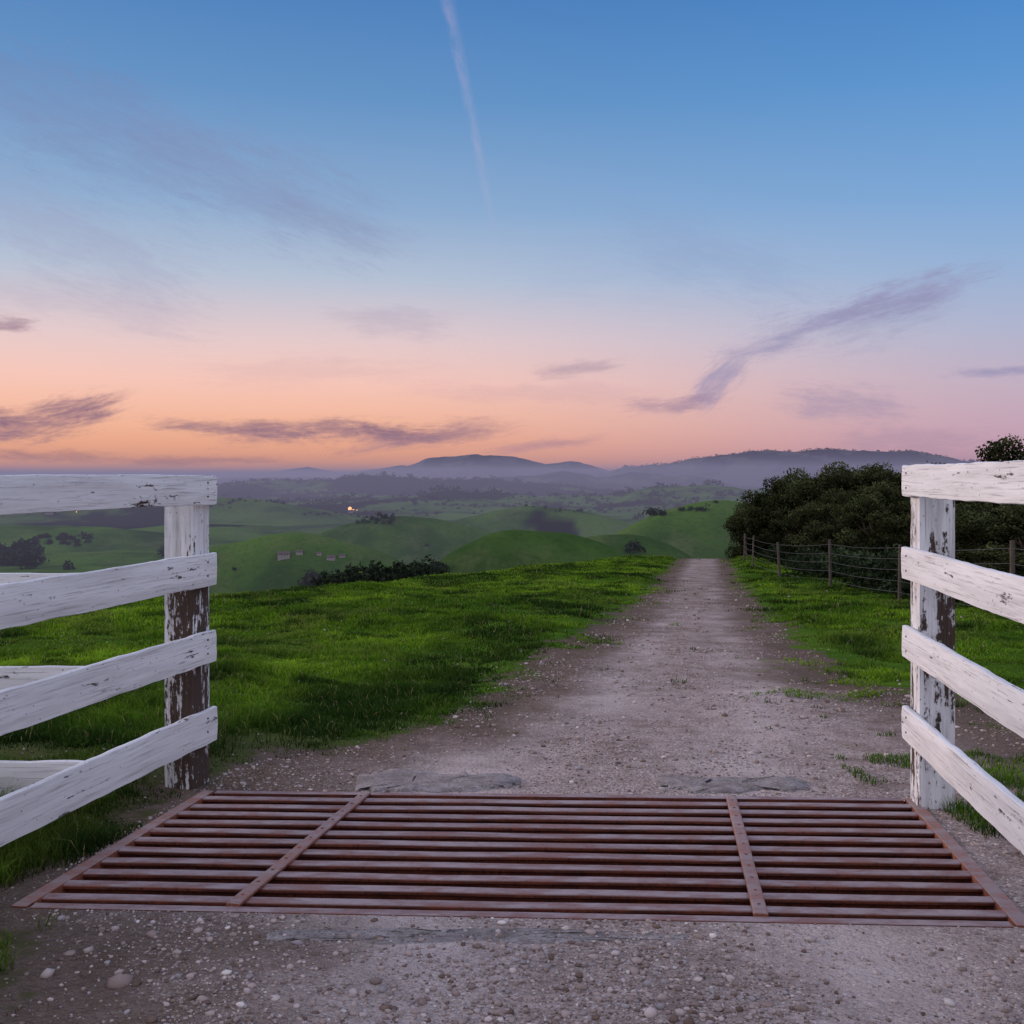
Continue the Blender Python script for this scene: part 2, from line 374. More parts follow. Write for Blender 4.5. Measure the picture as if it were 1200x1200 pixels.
# ================================================================ BOARD FENCES
def board(name,p0,p1,h,th,mat,parent,seed,vert=False,peel=None):
    p0=np.array(p0,float);p1=np.array(p1,float);L=np.linalg.norm(p1-p0);d=(p1-p0)/L
    if vert: a=np.array(vert[0]+(0,));a=a/np.linalg.norm(a);b=np.cross(d,a)
    else:
        b=np.array([d[1],-d[0],0]);b/=np.linalg.norm(b);a=np.array([0,0,-1.])
    n=max(int(L/.04),4)
    na_,nb_=4,3
    bm=bmesh.new();lcs=[];rings=[]
    loop=[(i/na_,0) for i in range(na_)]+[(1,i/nb_) for i in range(nb_)]+[(1-i/na_,1) for i in range(na_)]+[(0,1-i/nb_) for i in range(nb_)]
    for s in range(n+1):
        t_=s/n;base=p0+d*L*t_;ring=[]
        wob=.004*float(fbm(t_*L*1.3+seed,seed,2,seed));wt=.0045*float(fbm(t_*L*9,seed*3,3,seed+1))
        for u,w in loop:
            uu=u*h+(wt if u in(0,1) else 0);ww=w*th
            if u in(0,1) and w in(0,1):
                uu+=(.003 if u==0 else -.003);ww+=(.003 if w==0 else -.003)*(1 if th>0 else -1)
            if s in(0,n): base2=base+d*.006*float(fbm(u*5+seed,w*3,2,seed+s))
            else: base2=base
            p=base2+a*uu+b*ww+a*wob
            ring.append(bm.verts.new(p));lcs.append((t_*L+seed*3.1,uu+seed*.7,ww+seed*1.3))
        rings.append(ring)
    m=len(loop)
    for s in range(n):
        for k in range(m): bm.faces.new((rings[s][k],rings[s][(k+1)%m],rings[s+1][(k+1)%m],rings[s+1][k]))
    bm.faces.new(rings[0]);bm.faces.new(rings[-1][::-1]);bmesh.ops.recalc_face_normals(bm,faces=bm.faces)
    me=bpy.data.meshes.new(name);bm.to_mesh(me);bm.free();me.materials.append(mat)
    vvec(me,'lc',lcs)
    if vert:
        zz=np.array([v.co.z for v in me.vertices]);vfloat(me,'peel',peel(zz))
    return obj(name,me,parent)
def nails(parent,pts,nrm):
    bm=bmesh.new()
    for p in pts:
        r=bmesh.ops.create_cone(bm,cap_ends=True,segments=8,radius1=.0055,radius2=.004,depth=.004)['verts']
        q=Vector(nrm).to_track_quat('Z','Y')
        bmesh.ops.rotate(bm,verts=r,cent=(0,0,0),matrix=q.to_matrix());bmesh.ops.translate(bm,verts=r,vec=p)
    me=bpy.data.meshes.new('nails');bm.to_mesh(me);bm.free();me.materials.append(m_nail);obj('nails',me,parent)
fl=bpy.data.objects.new('white_board_fence',None);sc.collection.objects.link(fl)
E=np.array([-1.528,5.30]);N=np.array([-1.885,3.77]);d=(N-E)/np.linalg.norm(N-E);out_=np.array([d[1],-d[0]]);out_=out_ if out_[0]<0 else -out_
Lw=3.6;TH=.036;pts=[]
for k,(zt,hh) in enumerate(((1.302,.150),(.898,.168),(.502,.165),(.103,.176))):
    e=E-d*rng.uniform(-.01,.01);n_=E+d*Lw
    board('rail_%d'%(k+1),(n_[0],n_[1],zt),(e[0],e[1],zt),hh,-TH,m_rail,fl,3+k)
    for dz in(.04,.11):
        p=E+d*.09;pts.append((p[0]-out_[0]*.002,p[1]-out_[1]*.002,zt-dz))
nails(fl,pts,(-out_[0],-out_[1],0))
pw=.165
def addpost(name,c,din,dout,z0,z1,parent,seed,peel,w=pw):
    b=np.cross(np.array([0,0,1.]),np.array([din[0],din[1],0]))
    if np.dot(b[:2],dout)<0:
        c=c+din*w;din=-din
    board(name,(c[0],c[1],z0),(c[0],c[1],z1),w,w,m_post,parent,seed,vert=(tuple(din),),peel=peel)
addpost('post_1',E+out_*(TH+.003),d,out_,-.6,1.15,fl,5,lambda z:np.interp(z,[-.4,-.25,.0,.2,.7,.85,1.2],[.2,.25,.25,.22,.26,.02,.0]))
addpost('post_2',E+d*2.45+out_*(TH+.003),d,out_,-.6,1.15,fl,9,lambda z:z*0+.1)
f2=bpy.data.objects.new('white_board_fence',None);sc.collection.objects.link(f2)
J=E+d*((5.30-4.33)/-d[1])+out_*(TH+.004)
for k,(zt,hh) in enumerate(((1.300,.15),(.885,.16),(.488,.16),(.088,.16))):
    board('rail_%d'%(k+1),(J[0]-4.6,J[1]-.06,zt-.0),(J[0]-.02,J[1],zt),hh,-TH,m_rail,f2,13+k)
for k,x in enumerate((-1.1,-3.4)):
    addpost('post_%d'%(k+1),np.array([J[0]+x,J[1]+TH+.005]),np.array([-1.,0]),np.array([0,1.]),-.6,1.3,f2,15+k,lambda z:z*0+.15)
fr=bpy.data.objects.new('white_board_fence',None);sc.collection.objects.link(fr)
E=np.array([1.89,4.97]);N=np.array([1.700,3.40]);d=(N-E)/np.linalg.norm(N-E);out_=np.array([d[1],-d[0]]);out_=out_ if out_[0]>0 else -out_
pts=[]
for k,(zt,hh) in enumerate(((1.350,.150),(.955,.155),(.572,.152),(.185,.158))):
    n_=E+d*Lw;e=E-d*rng.uniform(-.008,.008)
    board('rail_%d'%(k+1),(e[0],e[1],zt),(n_[0],n_[1],zt+.0),hh,-TH,m_rail,fr,23+k)
    for dz in(.04,.11):
        p=E+d*.09;pts.append((p[0]-out_[0]*.002,p[1]-out_[1]*.002,zt-dz))
nails(fr,pts,(-out_[0],-out_[1],0))
addpost('post_1',E+out_*(TH+.003),d,out_,-.6,1.205,fr,25,lambda z:np.interp(z,[-.4,-.2,.1,.6,.9,1.2],[.28,.2,.17,.18,.13,.12]))
addpost('post_2',E+d*2.45+out_*(TH+.003),d,out_,-.6,1.2,fr,29,lambda z:z*0+.1)
# ================================================================ WIRE FENCE
mw,t=newmat('fence_post_wood');g=t.node('ShaderNodeNewGeometry');nn=t.noise(t.vmul(g.outputs['Position'],(20,20,4)),1,3)
out(t,diffuse(t,t.mix(nn,(.04,.03,.026,1),(.14,.12,.11,1))))
m_wire,t=newmat('wire_mat');out(t,principled(t,(.10,.09,.09,1),.5,None,.5,.7))
wf=bpy.data.objects.new('wire_fence',None);sc.collection.objects.link(wf)
line=[(6.3,9.5),(6.5,13.3),(7.0,18.5),(7.25,23.3),(7.6,29),(8.15,34.7),(9.3,41),(10.9,47.5)]
bm=bmesh.new();tops=[]
for k,(x,y) in enumerate(line):
    z=float(H(x,y));lean=rng.normal(0,.04,2);hh=1.1+rng.normal(0,.05);r0=.032+.012*rng.random()
    vs=bmesh.ops.create_cone(bm,cap_ends=True,segments=9,radius1=r0,radius2=r0*.85,depth=hh+.3)['verts']
    for v in vs: v.co.x+=lean[0]*(v.co.z+.6);v.co.y+=lean[1]*(v.co.z+.6)
    bmesh.ops.translate(bm,verts=vs,vec=(x,y,z+(hh-.3)/2));tops.append((x,y,z,hh))
me=bpy.data.meshes.new('posts');bm.to_mesh(me);bm.free();me.materials.append(mw);obj('posts',me,wf)
cu=bpy.data.curves.new('wires','CURVE');cu.dimensions='3D';cu.bevel_depth=.004;cu.bevel_resolution=0
for w in range(5):
    pl=[]
    for k in range(len(tops)-1):
        a,b=tops[k],tops[k+1]
        for s in range(6):
            f=s/6;pl.append((a[0]*(1-f)+b[0]*f-.035,a[1]*(1-f)+b[1]*f,a[2]*(1-f)+b[2]*f+.2+w*.2-.04*math.sin(math.pi*f)))
    sp=cu.splines.new('POLY');sp.points.add(len(pl)-1)
    for p,c_ in zip(sp.points,pl): p.co=(*c_,1)
cu.materials.append(m_wire);obj('wires',cu,wf)
# ================================================================ GRASS
def blades(r,a,hfun,wfun,colfun,accept,name):
    X=r*np.sin(a);Y=r*np.cos(a);k=accept(X,Y);X,Y,r=X[k],Y[k],r[k];n=len(X);Z=H(X,Y)-.004
    print('blades',n)
    h=hfun(X,Y,r);w=wfun(X,Y,r);th=rng.uniform(0,2*np.pi,n);lean=h*rng.uniform(.15,1.0,n);la=rng.uniform(0,2*np.pi,n)
    dx,dy=np.cos(th)*w/2,np.sin(th)*w/2;lx,ly=np.cos(la)*lean,np.sin(la)*lean
    V=np.empty((n,5,3))
    V[:,0]=np.c_[X-dx,Y-dy,Z];V[:,1]=np.c_[X+dx,Y+dy,Z]
    V[:,2]=np.c_[X+dx*.75+lx*.35,Y+dy*.75+ly*.35,Z+h*.6];V[:,3]=np.c_[X-dx*.75+lx*.35,Y-dy*.75+ly*.35,Z+h*.6]
    V[:,4]=np.c_[X+lx,Y+ly,Z+h*(.95-.25*lean/h)]
    b=(np.arange(n)*5)[:,None]
    F=np.concatenate([b+[0,1,2],b+[0,2,3],b+[3,2,4]])
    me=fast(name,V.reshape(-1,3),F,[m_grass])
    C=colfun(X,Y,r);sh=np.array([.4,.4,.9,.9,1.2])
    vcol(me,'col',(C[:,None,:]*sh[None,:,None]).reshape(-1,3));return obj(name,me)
def gcolf(X,Y,r):
    n=len(X);m=fbm(X*.5,Y*.5,3,61)[:,None];m2=fbm(X*2.3,Y*2.3,3,63)[:,None];m3=fbm(X*.9,Y*.35,3,65)[:,None];m5=fbm(X*.7,Y*.5,3,67)[:,None];u=rng.random((n,1))
    a=np.array([.066,.150,.014]);b=np.array([.225,.405,.026]);c=np.array([.022,.050,.012]);y=np.array([.24,.22,.09])
    C=a+(b-a)*np.clip(.46+1.1*m+.4*(u-.5),0,1)
    C=C+(np.array([.17,.20,.05])-C)*np.clip(m5*2-.35,0,.4)
    C=C+(c-C)*np.clip(m2*2.2-.05,0,.85)
    C=C+(c-C)*np.clip(m3*2.6-.15,0,.85)
    C=np.where(rng.random((n,1))<.05,y,C);return C*(.7+.6*rng.random((n,1)))
def acc(X,Y):
    sd_=road_sd(X,Y)+.9*fbm(X*1.1,Y*1.1,3,71)+.4*fbm(X*5,Y*5,2,73)
    s=-(X+4.3)*.938+(Y-20.2)*.346
    rd=sst(-.3,.8,X-np.interp(Y,[0,3,5,7,9,12],[1.9,2,2.15,2.4,2.5,4]))*(Y<14)
    k=(sd_>.02)&(quad_dist(X,Y)>.04)&(s<9)
    fg=(Y<3.4)&(X<0)
    dens=np.where(sd_<.35,.3,1.)*(1-.85*rd*(Y<9))*np.where(fg,.3+.7*(fbm(X*3,Y*3,2,4)>0.0),1)
    dens=dens*np.clip(.85+1.1*fbm(X*1.7,Y*1.7,3,77),.2,1)
    weeds=(sd_<=.02)&(fbm(X*3.2,Y*3.2,3,79)>.54)&(rng.random(len(X))<.3)&(quad_dist(X,Y)>.15)&(np.interp(Y,RY,RX)-X<3.2)
    weeds2=(X>2.0)&(Y<9)&(fbm(X*2.5,Y*2.5,3,81)>.22)&(quad_dist(X,Y)>.1)&(rng.random(len(X))<.45)
    return (k&(rng.random(len(X))<dens))|weeds|weeds2
def hf(X,Y,r):
    n=len(X);m=fbm(X*1.4,Y*1.4,3,83);m4=fbm(X*4,Y*4,2,85)
    tall=1+1.2*np.exp(-((X+1.9)/.5)**2)*((Y>3.3)&(Y<6.3))+.8*((X>2)&(Y<6))
    low=np.where(road_sd(X,Y)<.25,.55,1)
    return np.clip((.052+.055*m+.04*m4)*rng.uniform(.5,1.4,n)*tall*low,.012,.3)+r*.0004
wf_=lambda X,Y,r:np.maximum(.0038,r*.00085)*rng.uniform(.7,1.3,len(X))
n=1100000
blades(np.exp(rng.uniform(np.log(2.5),np.log(60),n)),rng.uniform(-.6,.55,n),hf,wf_,gcolf,acc,'grass')
# ================================================================ GRAVEL
ico=bmesh.new();bmesh.ops.create_icosphere(ico,subdivisions=1,radius=1)
iv=np.array([v.co[:] for v in ico.verts]);iff=np.array([[v.index for v in f.verts] for f in ico.faces]);ico.free()
def pebbles(name,X,Y,s,sink=.25):
    n=len(X);Z=H(X,Y);m=len(iv);print('pebbles',n)
    D=iv[None]*(1+rng.uniform(-.3,.25,(n,m,1)));sc3=np.stack([rng.uniform(.7,1.3,n),rng.uniform(.7,1.3,n),rng.uniform(.4,.8,n)],1)
    D=D*sc3[:,None,:]*s[:,None,None];th=rng.uniform(0,6.28,n);c,si=np.cos(th)[:,None],np.sin(th)[:,None]
    x=D[:,:,0]*c-D[:,:,1]*si;y=D[:,:,0]*si+D[:,:,1]*c
    V=np.stack([x+X[:,None],y+Y[:,None],D[:,:,2]+(Z+s*sink)[:,None]],2).reshape(-1,3)
    F=(iff[None]+(np.arange(n)*m)[:,None,None]).reshape(-1,3)
    me=fast(name,V,F,[mp]);pal=np.array([[.38,.31,.29],[.27,.21,.19],[.48,.41,.395],[.17,.12,.10],[.33,.30,.31],[.62,.57,.55]])
    C=pal[rng.choice(6,n,p=[.36,.26,.13,.13,.10,.02])]*rng.uniform(.75,1.12,(n,1))
    vcol(me,'col',np.repeat(C,m,0)*rng.uniform(.85,1.1,(n*m,1)));return obj(name,me)
n=180000
r=np.exp(rng.uniform(np.log(2.5),np.log(26),n));a=rng.uniform(-.5,.55,n);X=r*np.sin(a);Y=r*np.cos(a)
sd_=road_sd(X,Y);pr=np.where(sd_<0,np.clip(.5+1.3*fbm(X*1.5,Y*1.5,3,91),.1,1),.06)
k=(rng.random(n)<pr)&(quad_dist(X,Y)>.02);X,Y,r=X[k],Y[k],r[k]
s=np.clip(np.exp(rng.normal(np.log(.0035),.58,len(X))),.0015,.019)*np.clip(r/5,.9,4)**.4
pebbles('gravel',X,Y,s)
bx=np.array([-1.13,-1.36,-.46,-.66,-.2,.95,1.35,1.6,1.25,.25,-.9,2.35,2.6,-.2,1.5,2.2,.7,-.3,3.1,-.9]);by=np.array([2.95,3.15,3.42,2.85,3.0,3.15,2.9,3.2,2.75,3.12,3.3,4.2,5.6,7.5,7.2,3.8,2.8,2.78,8,5.6])
pebbles('stones',bx,by,np.array([.036,.02,.014,.016,.012,.013,.018,.012,.014,.01,.016,.03,.03,.022,.026,.02,.02,.012,.035,.02]),0.)
# ================================================================ TREES
def make_tree(seed,Ht,Rc,nleaf=24000,ls=.08):
    g=np.random.default_rng(seed);lobes=[]
    nl=26
    for k in range(nl):
        a=g.uniform(0,6.283);rr=Rc*math.sqrt(g.uniform(0,1))*.85;hz=g.uniform(.2,.92)
        rr*=math.sqrt(max(.15,1-((hz-.45)/.6)**2))
        sz=g.uniform(.16,.38)*Rc
        lobes.append((rr*math.cos(a),rr*math.sin(a),hz*Ht,sz,sz*g.uniform(.6,.9)))
    lobes=np.array(lobes);lobes[:,2]=np.minimum(lobes[:,2],Ht-lobes[:,4]*.8)
    idx=g.choice(nl,nleaf,p=lobes[:,3]**2/np.sum(lobes[:,3]**2))
    dv=g.normal(size=(nleaf,3));dv/=np.linalg.norm(dv,axis=1)[:,None]
    nz=fbm(dv[:,0]*2.4+idx*7,dv[:,1]*2.4+dv[:,2]*2.1+seed,3,seed)
    rr=(.68+.45*nz+.42*g.random(nleaf)**2)
    keep=(nz>-.45);L=lobes[idx]
    C=L[:,:3]+dv*rr[:,None]*np.c_[L[:,3],L[:,3],L[:,4]]
    C[:,2]=np.maximum(C[:,2],.06)
    C=C[keep];idx=idx[keep];nz=nz[keep];dv=dv[keep];n=len(C)
    u=g.normal(size=(n,3));u/=np.linalg.norm(u,axis=1)[:,None];w=np.cross(u,g.normal(size=(n,3)));w/=np.linalg.norm(w,axis=1)[:,None]
    s=(ls*g.uniform(.5,1.25,n))[:,None]
    V=np.stack([C-u*s*.7,C-w*s*.4,C+u*s*.7,C+w*s*.4],1).reshape(-1,3);F=np.arange(n*4).reshape(-1,4)
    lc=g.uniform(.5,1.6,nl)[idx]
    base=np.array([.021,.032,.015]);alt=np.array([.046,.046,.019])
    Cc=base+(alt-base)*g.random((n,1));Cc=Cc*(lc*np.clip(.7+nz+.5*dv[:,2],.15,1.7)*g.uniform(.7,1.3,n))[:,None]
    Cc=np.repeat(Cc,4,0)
    tv=[];tf=[]
    def tube(p,q,r0,r1):
        p=np.array(p,float);q=np.array(q,float);ax=(q-p);ll=np.linalg.norm(ax)+1e-6;ax/=ll
        s1=np.cross(ax,[.3,1,.1]);s1/=np.linalg.norm(s1);s2=np.cross(ax,s1);st=5
        for k in range(st+1):
            f=k/st;c0=p+(q-p)*f+g.normal(size=3)*ll*.02*(0<k<st);rd=r0+(r1-r0)*f
            for j in range(6):
                an=j/6*6.283;tv.append(c0+(s1*math.cos(an)+s2*math.sin(an))*rd)
        b=len(tv)-6*(st+1)
        for k in range(st):
            for j in range(6): tf.append((b+k*6+j,b+k*6+(j+1)%6,b+(k+1)*6+(j+1)%6,b+(k+1)*6+j))
    fork=[g.normal(0,.1),g.normal(0,.1),Ht*.25];tube((0,0,-.3),fork,Ht*.045,Ht*.032)
    for k in range(nl):
        l=lobes[k];mid=[(fork[0]+l[0])*.5+g.normal(0,.1),(fork[1]+l[1])*.5+g.normal(0,.1),(fork[2]+l[2])*.5+.1]
        tube(fork,mid,Ht*.02,Ht*.012);tube(mid,l[:3],Ht*.012,Ht*.004)
    nv=len(V);V=np.concatenate([V,np.array(tv)]);nf=len(F);F=np.concatenate([F,np.array(tf)+nv])
    me=fast('oak_mesh_%d'%seed,V,F,[m_leaf,mbark])
    mi=np.zeros(len(F),np.int32);mi[nf:]=1;me.polygons.foreach_set('material_index',mi)
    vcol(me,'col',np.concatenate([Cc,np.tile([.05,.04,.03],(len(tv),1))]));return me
tm=[make_tree(101+k,4.0,[2.0,2.5,2.2,1.8][k]) for k in range(4)]
tl=[
(872,64,603),(884,58,589),(898,52,575),(915,50,567),(933,45,562),(922,60,558),(955,44,555),(980,46,545),(1003,40,550),(1023,44,544),(1048,40,548),(945,60,553),(1070,36,551),
(1095,38,545),(1120,33,552),(1150,30,556),(1180,30,550),(1215,27,552),(1250,26,546),(1290,24,550),
(930,40,598),(962,36,588),(995,32,586),(1030,29,582),(1075,26,586),(1125,22,588),(1175,19.5,592),(1228,17.5,590),(895,50,606),(1340,24,540),(1010,52,548),(1060,50,550),(1205,36,510),(912,46,582),(1015,36,566),(1050,33,568),
(1150,18.5,640),(1195,16.5,645),(1250,15.5,640),(1110,20.5,650),(1300,15,600)]
for k,(px,y,yt) in enumerate(tl):
    x=(px-600)/1200*y;z=float(H(x,y));hh=max(CAMH+(HZ-yt)*y/1200-z,.9)
    o=obj('oak_tree',tm[k%4]);o.location=(x,y,z-.05);sx=hh/4.0
    wd=min(max(sx,.6),1.25)
    if px<900: wd*=.7
    if yt>630: wd=.5
    o.scale=(wd*rng.uniform(.9,1.1),wd*rng.uniform(.9,1.1),sx);o.rotation_euler=(0,0,rng.uniform(0,6.28))
def clumps(name,L,mat,ntri=70,dark=1.):
    VV=[];CC=[]
    for (x,y,z,w,h) in L:
        n=ntri;dv=rng.normal(size=(n,3));dv/=np.linalg.norm(dv,axis=1)[:,None];dv[:,2]=np.abs(dv[:,2])*1.0
        lob=rng.normal(0,.33,(5,3));lob[:,2]=np.abs(lob[:,2]);li=rng.integers(0,5,n)
        C=(lob[li]+dv*rng.uniform(.3,.62,(n,1)))*np.array([w*.5,w*.5,h*.72])+np.array([x,y,z])
        s=.17*(w+h)*.5*rng.uniform(.5,1.2,(n,1))*(min(1,70/n)**.5);u=rng.normal(size=(n,3));u/=np.linalg.norm(u,axis=1)[:,None];v=np.cross(u,rng.normal(size=(n,3)));v/=np.linalg.norm(v,axis=1)[:,None]
        VV.append(np.stack([C-u*s,C+v*s,C+u*s],1).reshape(-1,3))
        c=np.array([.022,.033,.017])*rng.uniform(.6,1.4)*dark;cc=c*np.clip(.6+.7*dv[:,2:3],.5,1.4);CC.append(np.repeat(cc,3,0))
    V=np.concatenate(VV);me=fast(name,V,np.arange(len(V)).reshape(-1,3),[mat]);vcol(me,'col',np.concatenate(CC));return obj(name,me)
L=[]
for k in range(190):
    y=rng.uniform(13.5,50);x=np.interp(y,[13,23,35,48],[7.1,8.0,9.3,12.2])+abs(rng.normal(0,2.2))
    L.append((x,y,float(H(x,y)),rng.uniform(.7,1.8),rng.uniform(.5,1.3)))
clumps('brush',L,m_leaf,800,1.2)
L=[]
def addt(px,py,ph,asp=1.2,cap=14):
    q=hit(px,py)
    if q is None or q[1]<70:return
    h=min(ph*q[1]/1200,cap);L.append((q[0],q[1],q[2]-.1*h,h*asp,h))
for k in range(75):
    f=rng.random();addt(352+168*f,692-20*f+rng.normal(0,3),rng.uniform(15,24)*(1.1-.35*abs(f-.6)))
for k in range(26): addt(rng.uniform(-30,45),rng.uniform(645,668),rng.uniform(14,24))
for k in range(26): addt(rng.uniform(40,112),rng.uniform(628,642),rng.uniform(6,10))
for k in range(20): addt(rng.uniform(412,465),rng.uniform(604,614),rng.uniform(5,9))
for a_ in ((741,646,24),(746,609,12),(763,605,14),(770,603,12),(777,604,11),(800,599,8),(810,598,7),(818,598,8),(826,599,10),(190,652,16),(80,668,14),(275,668,6),(500,640,5)): addt(*a_)
for k in range(75):
    cx,cy=rng.uniform(-60,860),573+abs(rng.normal(0,17))
    for j in range(rng.integers(3,16)): addt(cx+rng.normal(0,16),cy+rng.normal(0,1.2),rng.uniform(2,4.8),1.5,10)
clumps('distant_trees',L,m_leaf,110)
L=[]
for (Y0,a_,b_,n) in ((3000,200,720,500),(1900,250,860,200),(5500,700,1150,350)):
    px=rng.uniform(a_,b_,n);y=Y0+rng.normal(0,160,n);x=(px-600)/1200*y;hz=H(x,y)-1
    for k in range(n):
        h=rng.uniform(7,15);L.append((x[k],y[k],hz[k],h*2.0,h))
clumps('ridge_trees',L,m_leaf,26)
# ================================================================ HOUSES
mwall=flat('house_wall',(.30,.27,.26,1));mroof=flat('house_roof',(.11,.08,.075,1));mdoor=flat('house_door',(.08,.05,.04,1))
def house(px,py,wpx,name='farm_house',rot=0.3):
    q=hit(px,py)
    if q is None:return
    w=min(wpx*q[1]/1200,22);dp=w*.55;h=w*.22;e=bpy.data.objects.new(name,None);sc.collection.objects.link(e);e.location=q;e.rotation_euler=(0,0,rot)
    def mk(n_,V,F,m):
        me=bpy.data.meshes.new(n_);me.from_pydata(V,[],F);me.materials.append(m);o=obj(n_,me,e);return o
    a,b=w/2,dp/2
    mk('walls',[(-a,-b,-2),(a,-b,-2),(a,b,-2),(-a,b,-2),(-a,-b,h),(a,-b,h),(a,b,h),(-a,b,h),(-a,0,h*1.7),(a,0,h*1.7)],[(0,1,5,4),(2,3,7,6),(1,2,6,9,5),(3,0,4,8,7)],mwall)
    o_=.06*w;t0=h*.93
    mk('roof',[(-a-o_,-b-o_,t0),(a+o_,-b-o_,t0),(a+o_,0,h*1.78),(-a-o_,0,h*1.78),(a+o_,b+o_,t0),(-a-o_,b+o_,t0)],[(0,1,2,3),(3,2,4,5)],mroof)
    V=[];F=[]
    for c_ in(-.3,-.12,.3):
        x0=c_*w;s=.045*w;k=len(V);V+=[(x0-s,-b-.05,h*.4),(x0+s,-b-.05,h*.4),(x0+s,-b-.05,h*.75),(x0-s,-b-.05,h*.75)];F.append((k,k+1,k+2,k+3))
    mk('windows',V,F,mdoor)
    mk('door',[(.08*w,-b-.05,0),(.14*w,-b-.05,0),(.14*w,-b-.05,h*.7),(.08*w,-b-.05,h*.7)],[(0,1,2,3)],mdoor)
for a_ in ((333,652,14),(351,650,8),(388,656,10),(401,653,7),(374,651,6),(413,601,9),(58,603,8)): house(*a_,rot=rng.uniform(-.6,.6))
ml=flat('town_light_mat',(1,.5,.2,1),.5,((1,.45,.16,1),2.2))
bm=bmesh.new()
for (px,py,s) in [(410,599,2.4),(414,600,1.5),(418,599,.9)]+[(40+rng.uniform(0,50),600+rng.normal(0,1.0),rng.uniform(.5,1.0)) for _ in range(6)]:
    q=hit(px,py)
    if q is None:continue
    rr=s*q[1]/1200;v=bmesh.ops.create_icosphere(bm,subdivisions=1,radius=rr)['verts'];bmesh.ops.translate(bm,verts=v,vec=(q[0],q[1],q[2]+rr*1.2))
me=bpy.data.meshes.new('town_lights');bm.to_mesh(me);bm.free();me.materials.append(ml);obj('town_lights',me)
# ================================================================ HAZE
mh=bpy.data.materials.new('haze_mat');mh.use_nodes=True;mh.node_tree.nodes.clear();t=NT(mh.node_tree)
BETA=3.0e-4
ab=t.node('ShaderNodeVolumeAbsorption');ab.inputs['Color'].default_value=(0,0,0,1);ab.inputs['Density'].default_value=BETA
em=t.node('ShaderNodeEmission');em.inputs[0].default_value=(.215,.20,.315,1);em.inputs[1].default_value=BETA  # emission stands in for light scattered inside the haze
ad=t.node('ShaderNodeAddShader');t.l.new(ab.outputs[0],ad.inputs[0]);t.l.new(em.outputs[0],ad.inputs[1])
o_=t.node('ShaderNodeOutputMaterial');t.l.new(ad.outputs[0],o_.inputs['Volume'])
x0,x1,y0,y1,z0,z1=-25000,25000,160,28000,-400,42
me=bpy.data.meshes.new('valley_haze');me.from_pydata([(x0,y0,z0),(x1,y0,z0),(x1,y1,z0),(x0,y1,z0),(x0,y0,z1),(x1,y0,z1),(x1,y1,z1),(x0,y1,z1)],[],[(3,2,1,0),(4,5,6,7),(0,1,5,4),(1,2,6,5),(2,3,7,6),(3,0,4,7)])
me.materials.append(mh);obj('valley_haze',me)
# ================================================================ CLOUDS
mc,t=newmat('cloud_mat');cu_=t.attr('cuv').outputs['Vector'];P_=t.attr('cpx').outputs['Vector'];cs=t.attr('cs').outputs['Fac'];cc=t.attr('ccol').outputs['Color']
se=t.node('ShaderNodeSeparateXYZ');t.l.new(cu_,se.inputs[0])
wv=t.noise(t.vmul(P_,(.012,.03,1)),1,3,.6);ws=t.m('MULTIPLY',t.m('SUBTRACT',wv,.5),1.3)
yy=t.m('ABSOLUTE',t.m('ADD',se.outputs[1],ws));xx=t.m('ABSOLUTE',se.outputs[0])
fall=t.m('MULTIPLY',t.mr(yy,.0,.85,1.,0.),t.mr(xx,.25,1.,1.,0.))
edge_=t.m('MULTIPLY',t.mr(t.m('ABSOLUTE',se.outputs[1]),.6,1.,1.,0.),t.mr(xx,.7,1.,1.,0.))
st_=t.noise(t.vmul(P_,(.016,.10,1)),1,6,.68,.6);fi=t.noise(t.vmul(P_,(.06,.22,1)),1,5,.72,.8)
tx=t.m('ADD',t.m('MULTIPLY',st_,.65),t.m('MULTIPLY',fi,.35))
mk_=t.mr(t.m('ADD',t.m('MULTIPLY',fall,.45),t.m('MULTIPLY',tx,1.2)),.62,1.22)
mk_=t.m('MULTIPLY',t.m('MULTIPLY',mk_,edge_),cs)
tr=t.node('ShaderNodeBsdfTransparent');em=t.node('ShaderNodeEmission');t.l.new(cc,em.inputs[0])
out(t,t.mixsh(mk_,tr.outputs[0],em.outputs[0]))
CD=36000.
def cloudmesh(name,lst):
    V=[];F=[];UV=[];PX=[];S=[];C=[]
    for q,(x0,y0,x1,y1,w,s,col) in enumerate(lst):
        L=math.hypot(x1-x0,y1-y0);dx,dy=(x1-x0)/L,(y1-y0)/L;cx,cy=(x0+x1)/2,(y0+y1)/2;hl=L/2*1.35+w;hw=w*2.9
        D=CD+q*150
        nx,ny=20,4
        b=len(V)
        for i in range(nx+1):
            for j in range(ny+1):
                a=(i/nx*2-1);c=(j/ny*2-1);px=cx+a*hl*dx-c*hw*dy;py=cy+a*hl*dy+c*hw*dx
                V.append(((px-600)/1200*D,D,CAMH+(HZ-py)/1200*D));UV.append((a,c,0));PX.append((a*hl+q*731,c*hw+q*97,q*3.7));S.append(s);C.append(lin(col)[:3])
        for i in range(nx):
            for j in range(ny):
                k=b+i*(ny+1)+j;F.append((k,k+1,k+ny+2,k+ny+1))
    me=fast(name,V,F,[mc]);vvec(me,'cuv',UV);vvec(me,'cpx',PX);vfloat(me,'cs',S);vcol(me,'ccol',np.array(C));return obj(name,me)
A_=(140,104,124);B_=(146,142,180);W_=(150,152,184)
